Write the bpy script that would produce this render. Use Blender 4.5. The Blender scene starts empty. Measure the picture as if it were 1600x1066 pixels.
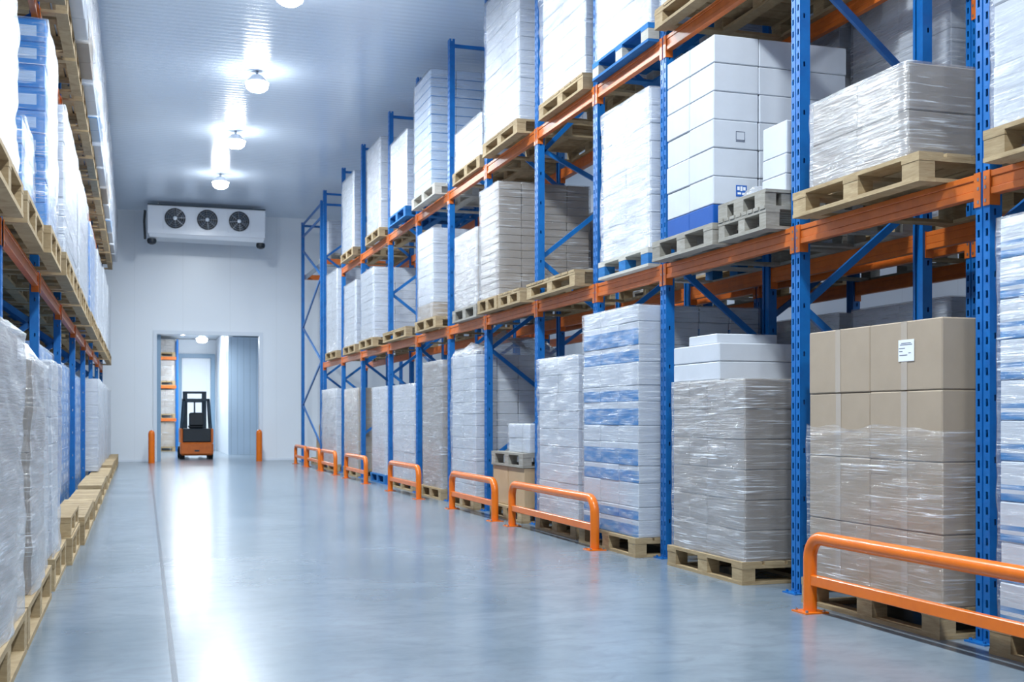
import bpy, bmesh, math, random
from mathutils import Vector, Matrix, noise
PI = math.pi
S = bpy.context.scene
COL = S.collection

# ------------------------------------------------------------------ camera
cam_d = bpy.data.cameras.new('camera')
cam = bpy.data.objects.new('camera', cam_d); COL.objects.link(cam)
cam_d.sensor_width = 36; cam_d.lens = 36 * 1850 / 1600
cam.location = (0, 0, 1.1)
cam.rotation_euler = (PI / 2, 0, -math.radians(17.688))
cam_d.shift_y = (652 - 533) / 1600
cam_d.clip_end = 200
cam_d.dof.use_dof = True; cam_d.dof.focus_distance = 7.6; cam_d.dof.aperture_fstop = 5.0
S.camera = cam

# ------------------------------------------------------------------ world and exposure
w = bpy.data.worlds.new('world'); S.world = w; w.use_nodes = True
w.node_tree.nodes['Background'].inputs[0].default_value = (0.62, 0.74, 1.0, 1)
w.node_tree.nodes['Background'].inputs[1].default_value = 0.14
S.view_settings.view_transform = 'Standard'
S.view_settings.look = 'None'
S.view_settings.exposure = 0.28
S.view_settings.gamma = 1.0
S.view_settings.use_curve_mapping = False

LAMP_COL = (0.87, 0.955, 1.0)
LAMP_W = 180
CEIL = 6.2
WALLY = 30.6

# ------------------------------------------------------------------ materials
def mat(name, color, rough=0.5, metal=0.0, spec=0.5):
    m = bpy.data.materials.new(name); m.use_nodes = True
    b = m.node_tree.nodes['Principled BSDF']
    b.inputs['Base Color'].default_value = (*color, 1)
    b.inputs['Roughness'].default_value = rough
    b.inputs['Metallic'].default_value = metal
    b.inputs['Specular IOR Level'].default_value = spec
    return m

class NT:
    def __init__(s, m):
        s.t = m.node_tree; s.n = s.t.nodes; s.l = s.t.links; s.b = s.n['Principled BSDF']
    def node(s, kind, **kw):
        x = s.n.new(kind)
        for k, v in kw.items(): setattr(x, k, v)
        return x
    def link(s, a, b): s.l.new(a, b)
    def coord(s, which='Object', scale=(1, 1, 1), rot=(0, 0, 0)):
        c = s.node('ShaderNodeTexCoord'); mp = s.node('ShaderNodeMapping')
        mp.inputs['Scale'].default_value = scale; mp.inputs['Rotation'].default_value = rot
        s.link(c.outputs[which], mp.inputs[0]); return mp.outputs[0]
    def noise(s, vec, scale=5, detail=3, rough=0.5, dist=0.0):
        x = s.node('ShaderNodeTexNoise')
        x.inputs['Scale'].default_value = scale; x.inputs['Detail'].default_value = detail
        x.inputs['Roughness'].default_value = rough; x.inputs['Distortion'].default_value = dist
        s.link(vec, x.inputs['Vector']); return x.outputs[0]
    def ramp(s, fac, stops):
        r = s.node('ShaderNodeValToRGB'); e = r.color_ramp.elements
        while len(e) < len(stops): e.new(0.5)
        for i, (p, c) in enumerate(stops):
            e[i].position = p; e[i].color = (*c, 1) if len(c) == 3 else c
        s.link(fac, r.inputs[0]); return r.outputs[0]
    def math(s, op, a, b=0.0, c=None):
        x = s.node('ShaderNodeMath', operation=op)
        for i, v in enumerate((a, b) if c is None else (a, b, c)):
            if isinstance(v, (int, float)): x.inputs[i].default_value = v
            else: s.link(v, x.inputs[i])
        return x.outputs[0]
    def mix(s, fac, a, b):
        x = s.node('ShaderNodeMix', data_type='RGBA')
        if isinstance(fac, (int, float)): x.inputs[0].default_value = fac
        else: s.link(fac, x.inputs[0])
        for i, v in ((6, a), (7, b)):
            if isinstance(v, tuple): x.inputs[i].default_value = (*v, 1)
            else: s.link(v, x.inputs[i])
        return x.outputs[2]
    def bump(s, h, strength=0.3, dist=0.01):
        x = s.node('ShaderNodeBump'); x.inputs['Strength'].default_value = strength
        x.inputs['Distance'].default_value = dist
        s.link(h, x.inputs['Height']); s.link(x.outputs[0], s.b.inputs['Normal'])
    def sep(s, v):
        x = s.node('ShaderNodeSeparateXYZ'); s.link(v, x.inputs[0]); return x.outputs

def g3(v): return (v, v, v)

def steel(name, col, dark):
    m = mat(name, col, 0.38); t = NT(m)
    n = t.noise(t.coord('Object'), 9, 4, 0.6)
    t.link(t.mix(t.ramp(n, [(0.35, g3(0)), (0.75, g3(1))]), col, dark), t.b.inputs['Base Color'])
    n2 = t.noise(t.coord('Object'), 60, 2)
    t.bump(n2, 0.06, 0.002)
    return m
BLUE = steel('blue_powder_coat', (0.005, 0.150, 0.47), (0.004, 0.11, 0.38))
ORANGE = steel('orange_powder_coat', (0.66, 0.155, 0.02), (0.52, 0.115, 0.016))
GUARD = steel('orange_guard_paint', (0.80, 0.175, 0.008), (0.72, 0.15, 0.008))
GUARD.node_tree.nodes['Principled BSDF'].inputs['Roughness'].default_value = 0.25
GALV = mat('galvanised_steel', (0.35, 0.38, 0.42), 0.35, 0.8)

def wood(name, a, b):
    m = mat(name, a, 0.75, spec=0.25); t = NT(m)
    v = t.coord('Object', (3, 3, 22))
    n = t.noise(v, 2.2, 5, 0.65, 1.2)
    oi = t.node('ShaderNodeObjectInfo')
    big = t.noise(t.coord('Object'), 1.7, 2)
    c = t.mix(t.ramp(n, [(0.3, g3(0)), (0.7, g3(1))]), b, a)
    c2 = t.mix(t.math('MULTIPLY', oi.outputs['Random'], 0.35), c, tuple(x * 0.55 for x in b))
    c3 = t.mix(t.ramp(big, [(0.55, g3(0)), (0.8, g3(0.5))]), c2, tuple(x * 0.6 for x in b))
    t.link(c3, t.b.inputs['Base Color'])
    t.bump(n, 0.25, 0.004)
    return m
WOOD = wood('pale_pallet_wood', (0.52, 0.40, 0.24), (0.34, 0.24, 0.13))
WOODG = wood('greyed_pallet_wood', (0.42, 0.40, 0.36), (0.28, 0.26, 0.22))
WOODW = wood('whitewashed_pallet_wood', (0.66, 0.65, 0.60), (0.50, 0.47, 0.40))
WOODB = wood('blue_pallet_paint', (0.03, 0.22, 0.52), (0.02, 0.13, 0.38))

def carton(name, col, var=0.12, band=None, bandcol=(0.01, 0.12, 0.55), front_only=False, label=None, rough=0.55):
    m = mat(name, col, rough, spec=0.3); t = NT(m)
    n = t.noise(t.coord('Object'), 4, 4, 0.6)
    oi = t.node('ShaderNodeObjectInfo')
    c = t.mix(t.ramp(n, [(0.3, g3(0)), (0.8, g3(1))]), col, tuple(x * (1 - var) for x in col))
    c = t.mix(t.math('MULTIPLY', oi.outputs['Random'], var), c, tuple(x * 0.75 for x in col))
    tc = t.node('ShaderNodeTexCoord'); gx, gy, gz = t.sep(tc.outputs['Generated'])
    nx, ny, nz = t.sep(tc.outputs['Normal'])
    def between(v, lo, hi):
        return t.math('MULTIPLY', t.math('GREATER_THAN', v, lo), t.math('LESS_THAN', v, hi))
    if band:
        for lo, hi in band:
            f = between(gz, lo, hi)
            if front_only: f = t.math('MULTIPLY', f, t.math('GREATER_THAN', t.math('ABSOLUTE', nx), 0.5))
            patch = t.ramp(t.noise(t.coord('Object', (1.2, 1.2, 5)), 2.6, 2), [(0.25, g3(0.35)), (0.5, g3(1))])
            c = t.mix(t.math('MULTIPLY', f, patch), c, bandcol)
    if label:
        (u0, u1), (v0, v1), lc = label
        side = t.math('ADD', t.math('MULTIPLY', between(gx, u0, u1), t.math('GREATER_THAN', t.math('ABSOLUTE', ny), 0.5)),
                      t.math('MULTIPLY', between(gy, u0, u1), t.math('GREATER_THAN', t.math('ABSOLUTE', nx), 0.5)))
        c = t.mix(t.math('MULTIPLY', side, between(gz, v0, v1)), c, lc)
    t.link(c, t.b.inputs['Base Color'])
    t.bump(n, 0.15, 0.01)
    return m
C = {
 'white': carton('white_cardboard', (0.62, 0.655, 0.715)),
 'brown': carton('brown_cardboard', (0.42, 0.335, 0.25), 0.10),
 'grey': carton('grey_brown_cardboard', (0.34, 0.30, 0.265), 0.10),
 'tan': carton('tan_cardboard', (0.52, 0.37, 0.22), 0.12),
 'bandblue': carton('white_cardboard_blue_print', (0.62, 0.655, 0.715), band=[(0.0, 0.72)], bandcol=(0.01, 0.20, 0.52), front_only=True),
 'stripe': carton('striped_blue_white_cardboard', (0.70, 0.73, 0.78), band=[(0.00, 0.20), (0.30, 0.42)], bandcol=(0.01, 0.21, 0.53)),
 'tint': carton('pale_blue_cardboard', (0.52, 0.64, 0.80), band=[(0.0, 0.07)], bandcol=(0.04, 0.25, 0.6)),
 'blue': carton('blue_crate_plastic', (0.010, 0.26, 0.70), 0.15, label=((0.48, 0.88), (0.25, 0.72), (0.55, 0.68, 0.85)), rough=0.3),
 'solidblue': carton('deep_blue_cardboard', (0.004, 0.085, 0.38), 0.1),
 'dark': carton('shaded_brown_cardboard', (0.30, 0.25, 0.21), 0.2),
}

def film_mat(name, haze=0.14, streak=0.85, tint=(0.90, 0.93, 0.98), rough=0.2, ang=0.10, cloud=0.35):
    m = mat(name, tint, rough, spec=0.8); t = NT(m)
    warp = t.noise(t.coord('Object'), 1.7, 3)
    n = t.noise(t.coord('Object', (1.1, 1.1, 7.0), (ang, ang, 0)), 3.0, 6, 0.62, 0.7)
    n2 = t.noise(t.coord('Object', (0.8, 0.8, 26.0), (-0.16, 0.2, 0)), 3.5, 3, 0.55, 0.2)
    n3 = t.noise(t.coord('Object', (0.7, 0.7, 20.0), (0.22, -0.22, 0)), 3.1, 3, 0.55, 0.3)
    st = t.math('MAXIMUM', t.ramp(n2, [(0.585, g3(0)), (0.68, g3(1))]), t.ramp(n3, [(0.61, g3(0)), (0.69, g3(1))]))
    patch = t.ramp(warp, [(0.38, g3(0.12)), (0.62, g3(1))])
    a = t.math('MULTIPLY', t.ramp(n, [(0.48, g3(0)), (0.80, g3(1))]), cloud)
    b = t.math('MULTIPLY', t.math('MULTIPLY', st, patch), streak)
    f = t.math('MINIMUM', t.math('ADD', t.math('ADD', a, b), haze), 0.95)
    h = t.math('ADD', n, t.math('MULTIPLY', n2, 0.5))
    t.bump(h, 0.6, 0.025)
    tr = t.node('ShaderNodeBsdfTransparent'); tr.inputs[0].default_value = (0.985, 0.99, 1, 1)
    mx = t.node('ShaderNodeMixShader')
    t.link(f, mx.inputs[0]); t.link(tr.outputs[0], mx.inputs[1]); t.link(t.b.outputs[0], mx.inputs[2])
    gl = t.node('ShaderNodeBsdfGlossy'); gl.inputs['Roughness'].default_value = 0.2
    bm_ = [x for x in t.n if x.bl_idname == 'ShaderNodeBump'][0]; t.link(bm_.outputs[0], gl.inputs['Normal'])
    fr = t.node('ShaderNodeLayerWeight'); fr.inputs[0].default_value = 0.5; t.link(bm_.outputs[0], fr.inputs['Normal'])
    frf = t.math('ADD', t.math('MULTIPLY', t.math('POWER', fr.outputs['Facing'], 4.0), 0.55), 0.09)
    mx2 = t.node('ShaderNodeMixShader')
    t.link(frf, mx2.inputs[0]); t.link(mx.outputs[0], mx2.inputs[1]); t.link(gl.outputs[0], mx2.inputs[2])
    t.link(mx2.outputs[0], t.n['Material Output'].inputs[0])
    return m
FILM = film_mat('stretch_film')
FILMC = film_mat('thin_clear_stretch_film', haze=0.04, streak=0.75, cloud=0.2)
FILMW = film_mat('milky_stretch_film', haze=0.30, streak=0.5, cloud=0.45)
FILMB = film_mat('bluish_stretch_film', haze=0.05, streak=0.6, tint=(0.80, 0.87, 0.97), cloud=0.25)
TAPE = mat('clear_packing_tape', (0.47, 0.40, 0.33), 0.2)
PAPER = mat('white_label_paper', (0.85, 0.88, 0.92), 0.5)
INK = mat('dark_label_ink', (0.12, 0.14, 0.2), 0.6)
LOGOBLUE = mat('blue_logo_ink', (0.02, 0.12, 0.45), 0.6)
BLACKP = mat('black_plastic', (0.012, 0.018, 0.026), 0.45)
DARKM = mat('dark_painted_steel', (0.012, 0.035, 0.06), 0.4)
RUBBER = mat('black_rubber', (0.015, 0.015, 0.018), 0.8)
WHITEM = mat('white_enamel_steel', (0.80, 0.84, 0.90), 0.28)
FANM = mat('dark_fan_blade', (0.03, 0.05, 0.08), 0.4)
HUBM = mat('bright_hub_metal', (0.8, 0.85, 0.9), 0.25, 0.3)
EMIT = bpy.data.materials.new('lamp_diffuser'); EMIT.use_nodes = True
EMIT.node_tree.nodes['Principled BSDF'].inputs['Emission Color'].default_value = (0.93, 0.97, 1, 1)
EMIT.node_tree.nodes['Principled BSDF'].inputs['Emission Strength'].default_value = 60

def floor_mat():
    m = mat('polished_concrete', (0.36, 0.43, 0.52), 0.2, spec=0.38); t = NT(m)
    big = t.noise(t.coord('Object'), 0.9, 6, 0.6, 0.4)
    fine = t.noise(t.coord('Object', (1.0, 1.6, 1)), 4.5, 8, 0.65, 0.6)
    c = t.mix(t.ramp(big, [(0.3, g3(0)), (0.7, g3(1))]), (0.142, 0.19, 0.235), (0.235, 0.285, 0.34))
    c = t.mix(t.math('MULTIPLY', t.ramp(fine, [(0.45, g3(0)), (0.75, g3(1))]), 0.5), c, (0.09, 0.12, 0.15))
    tc = t.node('ShaderNodeTexCoord'); x, y, z = t.sep(tc.outputs['Object'])
    l1 = t.math('LESS_THAN', t.math('ABSOLUTE', t.math('SUBTRACT', t.math('SUBTRACT', x, 0.12), t.math('MULTIPLY', y, 0.008))), 0.013)
    yy = t.math('ABSOLUTE', t.math('SUBTRACT', t.math('PINGPONG', t.math('SUBTRACT', y, 8.05), 6.0), 0.0))
    l2 = t.math('MULTIPLY', t.math('LESS_THAN', yy, 0.007), 0.5)
    l = t.math('MAXIMUM', l1, l2)
    c = t.mix(t.math('MULTIPLY', l, 0.85), c, (0.06, 0.075, 0.10))
    t.link(c, t.b.inputs['Base Color'])
    t.link(t.math('ADD', t.math('MULTIPLY', fine, 0.12), 0.17), t.b.inputs['Roughness'])
    t.bump(t.math('SUBTRACT', t.noise(t.coord('Object'), 2.5, 3), t.math('MULTIPLY', l, 0.8)), 0.05, 0.02)
    t.b.inputs['Coat Weight'].default_value = 0.12
    t.b.inputs['Coat Roughness'].default_value = 0.14
    return m
def panel_mat(name, col, axis, pitch, rough=0.3, rib=None, ribstr=0.3, spec=0.5, seamdark=0.25):
    m = mat(name, col, rough, spec=spec); t = NT(m)
    tc = t.node('ShaderNodeTexCoord'); xyz = t.sep(tc.outputs['Object'])
    v = xyz[axis]
    f = t.math('PINGPONG', v, pitch / 2)
    l = t.math('LESS_THAN', f, 0.006)
    n = t.noise(t.coord('Object'), 0.35, 2)
    c = t.mix(t.ramp(n, [(0.3, g3(0)), (0.7, g3(1))]), col, tuple(x * 0.95 for x in col))
    c = t.mix(t.math('MULTIPLY', l, seamdark), c, tuple(x * 0.4 for x in col))
    t.link(c, t.b.inputs['Base Color'])
    h = t.math('MULTIPLY', l, -1.0)
    if rib:
        s_ = t.math('SINE', t.math('MULTIPLY', v, 2 * PI / rib))
        h = t.math('ADD', h, t.math('MULTIPLY', s_, 0.5))
    t.bump(h, ribstr, 0.006)
    return m
FLOORM = floor_mat()
CEILM = panel_mat('ribbed_white_ceiling_panel', (0.72, 0.82, 0.95), 1, 3.0, 0.21, rib=0.14, ribstr=0.3, spec=0.8, seamdark=0.3)
WALLM = panel_mat('white_insulated_wall_panel', (0.86, 0.91, 0.97), 0, 1.15, 0.3, rib=None, ribstr=0.3, spec=0.5, seamdark=0.12)
WALLS = panel_mat('white_side_wall_panel', (0.74, 0.80, 0.88), 1, 1.15, 0.35, ribstr=0.3, seamdark=0.15)
RIBW = panel_mat('ribbed_grey_sliding_panel', (0.36, 0.46, 0.58), 0, 0.18, 0.35, ribstr=0.4, seamdark=0.5)
TRIMM = mat('white_door_trim', (0.74, 0.80, 0.88), 0.35)
TRIMG = mat('blue_grey_door_trim', (0.25, 0.38, 0.52), 0.35)

# ------------------------------------------------------------------ mesh helpers
class MB:
    def __init__(s): s.v = []; s.f = []; s.m = []
    def box(s, x0, x1, y0, y1, z0, z1, mi=0):
        b = len(s.v)
        s.v += [(x0, y0, z0), (x1, y0, z0), (x1, y1, z0), (x0, y1, z0), (x0, y0, z1), (x1, y0, z1), (x1, y1, z1), (x0, y1, z1)]
        for q in ((0, 3, 2, 1), (4, 5, 6, 7), (0, 1, 5, 4), (1, 2, 6, 5), (2, 3, 7, 6), (3, 0, 4, 7)):
            s.f.append(tuple(b + i for i in q)); s.m.append(mi)
        return s
    def bar(s, p, q, a, b_, mi=0, up=(0, 0, 1)):
        p, q = Vector(p), Vector(q); d = (q - p).normalized(); u = Vector(up)
        if abs(d.dot(u)) > 0.98: u = Vector((0, 1, 0))
        n = d.cross(u).normalized(); k = n.cross(d).normalized(); b = len(s.v)
        for o in (p, q):
            for i, j in ((-1, -1), (1, -1), (1, 1), (-1, 1)): s.v.append(tuple(o + n * (a / 2 * i) + k * (b_ / 2 * j)))
        for f in ((0, 3, 2, 1), (4, 5, 6, 7), (0, 1, 5, 4), (1, 2, 6, 5), (2, 3, 7, 6), (3, 0, 4, 7)):
            s.f.append(tuple(b + i for i in f)); s.m.append(mi)
        return s
    def tube(s, pts, r, n=16, mi=0, caps=True):
        pts = [Vector(p) for p in pts]; b = len(s.v); rs = r if isinstance(r, (list, tuple)) else [r] * len(pts)
        t0 = (pts[1] - pts[0]).normalized()
        u = t0.cross(Vector((0, 0, 1)))
        if u.length < 0.1: u = t0.cross(Vector((0, 1, 0)))
        u.normalize()
        for i, p in enumerate(pts):
            t = (pts[min(i + 1, len(pts) - 1)] - pts[max(i - 1, 0)]).normalized()
            u = (u - t * u.dot(t)).normalized(); w_ = t.cross(u)
            for k in range(n):
                a = 2 * PI * k / n; s.v.append(tuple(p + (u * math.cos(a) + w_ * math.sin(a)) * rs[i]))
        for i in range(len(pts) - 1):
            for k in range(n):
                s.f.append((b + i * n + k, b + i * n + (k + 1) % n, b + (i + 1) * n + (k + 1) % n, b + (i + 1) * n + k)); s.m.append(mi)
        if caps:
            s.f.append(tuple(b + k for k in range(n))[::-1]); s.m.append(mi)
            e = b + (len(pts) - 1) * n; s.f.append(tuple(e + k for k in range(n))); s.m.append(mi)
        return s
    def mesh(s, name, mats, smooth=False, bevel=0):
        me = bpy.data.meshes.new(name); me.from_pydata(s.v, [], s.f)
        for m in (mats if isinstance(mats, (list, tuple)) else [mats]): me.materials.append(m)
        for p, mi in zip(me.polygons, s.m): p.material_index = mi
        bm = bmesh.new(); bm.from_mesh(me)
        if bevel:
            bmesh.ops.bevel(bm, geom=bm.edges[:], offset=bevel, segments=1, affect='EDGES', clamp_overlap=True)
        bmesh.ops.recalc_face_normals(bm, faces=bm.faces)
        if smooth:
            for f in bm.faces: f.smooth = True
            for e in bm.edges:
                if len(e.link_faces) == 2 and e.calc_face_angle(0) > 0.7: e.smooth = False
        bm.to_mesh(me); bm.free()
        return me

def link(name, me, parent=None, loc=(0, 0, 0), rot=None):
    o = bpy.data.objects.new(name, me); COL.objects.link(o); o.location = loc
    if rot: o.rotation_euler = rot
    if parent: o.parent = parent
    return o
def empty(name, loc, label, cat, group=None):
    o = bpy.data.objects.new(name, None); COL.objects.link(o); o.location = loc; o.empty_display_size = 0.1
    return tag(o, label, cat, group)
def tag(o, label, cat, group=None):
    o['label'] = label; o['category'] = cat
    if group: o['group'] = group
    return o
def struct(name, mb, m, loc=(0, 0, 0)):
    o = link(name, mb.mesh(name, m), None, loc); o['kind'] = 'structure'; return o

# ------------------------------------------------------------------ the room
struct('floor', MB().box(-3.2, 10.2, -6, 42, -0.15, 0), FLOORM)
struct('ceiling', MB().box(-3.2, 10.2, -6, WALLY, CEIL, CEIL + 0.15), CEILM)
struct('wall_left', MB().box(-3.2, -3.0, -6, WALLY, 0, CEIL), WALLS)
struct('wall_right', MB().box(10.0, 10.2, -6, WALLY, 0, CEIL), WALLS)
DX0, DX1, DZ = 0.53, 3.02, 3.16
wb = MB().box(-3.2, DX0, WALLY, WALLY + 0.22, 0, CEIL + .15).box(DX1, 10.2, WALLY, WALLY + 0.22, 0, CEIL + .15).box(DX0, DX1, WALLY, WALLY + 0.22, DZ, CEIL + .15)
struct('wall_back', wb, WALLM)
struct('trim_1', MB().box(DX0 - .09, DX0, WALLY - .03, WALLY - .001, 0, DZ + .09).box(DX1, DX1 + .09, WALLY - .03, WALLY - .001, 0, DZ + .09)
       .box(DX0, DX1, WALLY - .03, WALLY - .001, DZ, DZ + .09), TRIMM)
struct('trim_2', MB().box(DX0, DX0 + .10, WALLY + .24, WALLY + .34, 0, DZ), TRIMG)
struct('baseboard_back', MB().box(-3.0, DX0 - .1, WALLY - .02, WALLY, 0, 0.05).box(DX1 + .1, 10.0, WALLY - .02, WALLY, 0, 0.05), TRIMM)
# the room behind the doorway
struct('wall_far', MB().box(-2.0, 4.5, 41.0, 41.2, 0, 3.7), WALLM)
struct('wall_passage_right', MB().box(2.62, 2.75, 35.62, 41.0, 0, 3.7), WALLM)
struct('door_2', MB().box(2.62, 4.5, 35.5, 35.6, 0, 3.45), RIBW)
struct('ceiling_passage', MB().box(-2.0, 4.5, WALLY + .22, 41.2, 3.72, 3.8), WALLM)
struct('wall_passage_left', MB().box(-2.1, -2.0, WALLY + .22, 41.2, 0, 3.72), WALLM)
struct('wall_passage_end', MB().box(4.5, 4.6, WALLY + .22, 41.2, 0, 3.72), WALLM)
struct('trim_3', MB().box(1.36, 1.50, 40.9, 40.99, 0, 3.22).box(2.44, 2.58, 40.9, 40.99, 0, 3.22).box(1.50, 2.44, 40.9, 40.99, 3.08, 3.22), TRIMG)
struct('door_1', MB().box(1.51, 2.43, 40.94, 40.99, 0, 3.07), WALLM)

# ------------------------------------------------------------------ ceiling lamps
def lamp(x, y, label, z=CEIL, watts=LAMP_W, size=0.42):
    t = empty('ceiling_lamp', (x, y, z - 0.20), label, 'lamp', 'high bay lamps in rows under the ceiling')
    link('lamp_housing', MB().tube([(0, 0, 0.02), (0, 0, 0.05), (0, 0, 0.13)], [0.16, 0.15, 0.07], 24).mesh('lamp_housing', WHITEM, True), t)
    link('hanger', MB().tube([(0, 0, 0.125), (0, 0, 0.199)], 0.02, 8).mesh('hanger', GALV, True), t)
    link('diffuser', MB().tube([(0, 0, -0.11), (0, 0, -0.10), (0, 0, -0.06), (0, 0, 0.02)], [0.04, 0.10, 0.15, 0.17], 24).mesh('diffuser', EMIT, True), t)
    ld = bpy.data.lights.new('lamp_light', 'AREA'); ld.shape = 'DISK'; ld.size = size; ld.energy = watts; ld.color = LAMP_COL
    lo = bpy.data.objects.new('lamp_light', ld); COL.objects.link(lo); lo.location = (0, 0, -0.14); lo.parent = t
    ld.spread = math.radians(172)
    return t
names = ['nearest', 'second nearest', 'third nearest', 'fourth nearest']
ys = [-1.8, 2.1, 6.0, 10.1, 13.9, 17.75, 21.6, 25.5]
lab = {13.9: 'bright ceiling lamp cut by the top edge of the photo above the aisle',
       17.75: 'largest fully visible bright ceiling lamp above the aisle',
       21.6: 'bright ceiling lamp midway between the largest one and the one over the cooler',
       25.5: 'smallest bright ceiling lamp just above the evaporator cooler'}
for y in ys:
    lamp(1.72, y, lab.get(y, 'ceiling lamp over the aisle %d metres from the camera, out of view' % abs(y)))
for y in (4.0, 11.0, 18.0, 25.0):
    lamp(8.2, y, 'ceiling lamp over the next aisle behind the right rack, %d metres in' % y, watts=LAMP_W * 0.12)
lamp(1.3, 34.6, 'bright lamp seen through the top of the doorway', z=3.72, watts=110)
lamp(2.0, 38.0, 'farthest bright lamp, deep in the room beyond the doorway', z=3.72, watts=110)

# ------------------------------------------------------------------ rack parts
def upright_mesh(height, key):
    """perforated front face (0.10 wide) looking to -X, flanges running back to +X"""
    W, D = 0.10, 0.072
    mb = MB(); rows = []; z = 0.0
    pitch = 0.075
    while z < height - 0.08:
        rows += [(z, z + 0.020, 0), (z + 0.020, z + 0.056, 1), (z + 0.056, z + 0.075, 0)]; z += pitch
    rows.append((z, height, 0))
    cols = [(-.05, -.038, 0), (-.038, -.021, 1), (-.021, -.005, 0), (-.005, .005, 2), (.005, .021, 0), (.021, .038, 1), (.038, .05, 0)]
    def quad(a, b, c, d): 
        n = len(mb.v); mb.v.extend([a, b, c, d]); mb.f.append((n, n + 1, n + 2, n + 3)); mb.m.append(0)
    # vertical strips that have no holes are single quads
    for (y0, y1, k) in cols:
        x = 0.006 if k == 2 else 0.0
        if k != 1:
            quad((x, y0, 0), (x, y0, height), (x, y1, height), (x, y1, 0))
        else:
            for (z0, z1, h) in rows:
                if not h: quad((0, y0, z0), (0, y0, z1), (0, y1, z1), (0, y1, z0))
                else:  # depth walls of the hole
                    quad((0, y0, z0), (0.005, y0, z0), (0.005, y0, z1), (0, y0, z1))
                    quad((0, y1, z0), (0, y1, z1), (0.005, y1, z1), (0.005, y1, z0))
    for yy in (-.005, .005):
        quad((0, yy, 0), (0, yy, height), (0.006, yy, height), (0.006, yy, 0))
    for sgn in (-1, 1):
        y = sgn * 0.05
        z = 0; 
        quad((0, y, 0), (0.025, y, 0), (0.025, y, height), (0, y, height))
        quad((0.037, y, 0), (D, y, 0), (D, y, height), (0.037, y, height))
        while z < height:
            z2 = min(z + 0.30, height); hz = z2 - 0.03
            quad((0.025, y, z), (0.037, y, z), (0.037, y, hz), (0.025, y, hz)); z = z2
        y2 = sgn * 0.025
        quad((D, y, 0), (D, y2, 0), (D, y2, height), (D, y, height))
    # an inner back web closes the section
    quad((0.062, -.048, 0), (0.062, .048, 0), (0.062, .048, height), (0.062, -.048, height))
    me = bpy.data.meshes.new(key); me.from_pydata(mb.v, [], mb.f); me.materials.append(BLUE)
    return me
PLATE = MB().box(-0.05, 0.11, -0.075, 0.075, 0, 0.008).tube([(-0.03, -.05, .008), (-0.03, -.05, .02)], 0.009, 6).tube([(-0.03, .05, .008), (-0.03, .05, .02)], 0.009, 6).mesh('base_plate', BLUE)
BRC = {}
def rack(name, label, posts, xf, xr, top, levels, beams, braces, side=1, skip=(), tilt=0.0):
    """posts: list of Y; xf front face X, xr rear face X (rear post mirrored). side=1 aisle on -X side, -1 aisle on +X side"""
    t = empty(name, (xf, posts[0], 0), label, 'pallet rack')
    um = upright_mesh(top, 'upright')
    dx = lambda y: tilt * y
    for i, y in enumerate(posts):
        for k, (x, flip) in enumerate(((xf, side < 0), (xr, side > 0))):
            o = link('upright', um, t, (x - xf + dx(y), y - posts[0], 0.008), (0, 0, PI if flip else 0))
            link('base_plate', PLATE, o, (0, 0, -0.008))
        # bracing between the two posts
        for (za, zb) in (braces[i] if i < len(braces) and braces[i] is not None else braces[-1]):
            a = (0.055 * side + dx(y), y - posts[0], za); b = (xr - xf - 0.055 * side + dx(y), y - posts[0], zb)
            link('brace', MB().bar(a, b, 0.028, 0.045).mesh('brace', BLUE), t)
    for (z, first, last) in levels:
        for i in range(first, last):
            y0, y1 = posts[i] + .052, posts[i + 1] - .052; L = y1 - y0
            for x, sg in ((xf, side), (xr, -side)):
                e = min(0.0, 0.0)
                # beam: stepped box section, 0.115 high
                ya, yb = y0 - posts[0], y1 - posts[0]
                off = x - xf
                def sx(a, b): 
                    p, q = off + sg * a, off + sg * b; return (min(p, q), max(p, q))
                mb = MB()
                for (a, b, zz0, zz1) in ((0.000, 0.05, z - .115, z - .080), (0.006, 0.05, z - .080, z - .030), (0.000, 0.05, z - .030, z)):
                    p, q = sx(a, b); mb.box(p, q, ya, yb, zz0, zz1)
                o = link('beam', mb.mesh('beam', ORANGE, bevel=0.003), t, (dx((y0 + y1) / 2), 0, 0))
                for yy, s2 in ((ya, -1), (yb, 1)):
                    c = MB()
                    p, q = sx(-0.006, -0.002)
                    ye = sorted((yy, yy + s2 * 0.042)); c.box(p, q, ye[0], ye[1], z - .165, z + .004)
                    p, q = sx(-0.006, 0.055)
                    yf = sorted((yy, yy + s2 * 0.0015 - s2 * 0.006)); c.box(p, q, yf[0], yf[1], z - .165, z + .004)
                    for zz in (z - .03, z - .075, z - .14):
                        p, q = sx(-0.0075, -0.006); yc = yy + s2 * 0.026
                        c.box(p, q, yc - .006, yc + .006, zz - .008, zz + .008, 1)
                    link('beam_connector', c.mesh('beam_connector', [ORANGE, GALV]), o)
    return t

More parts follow.
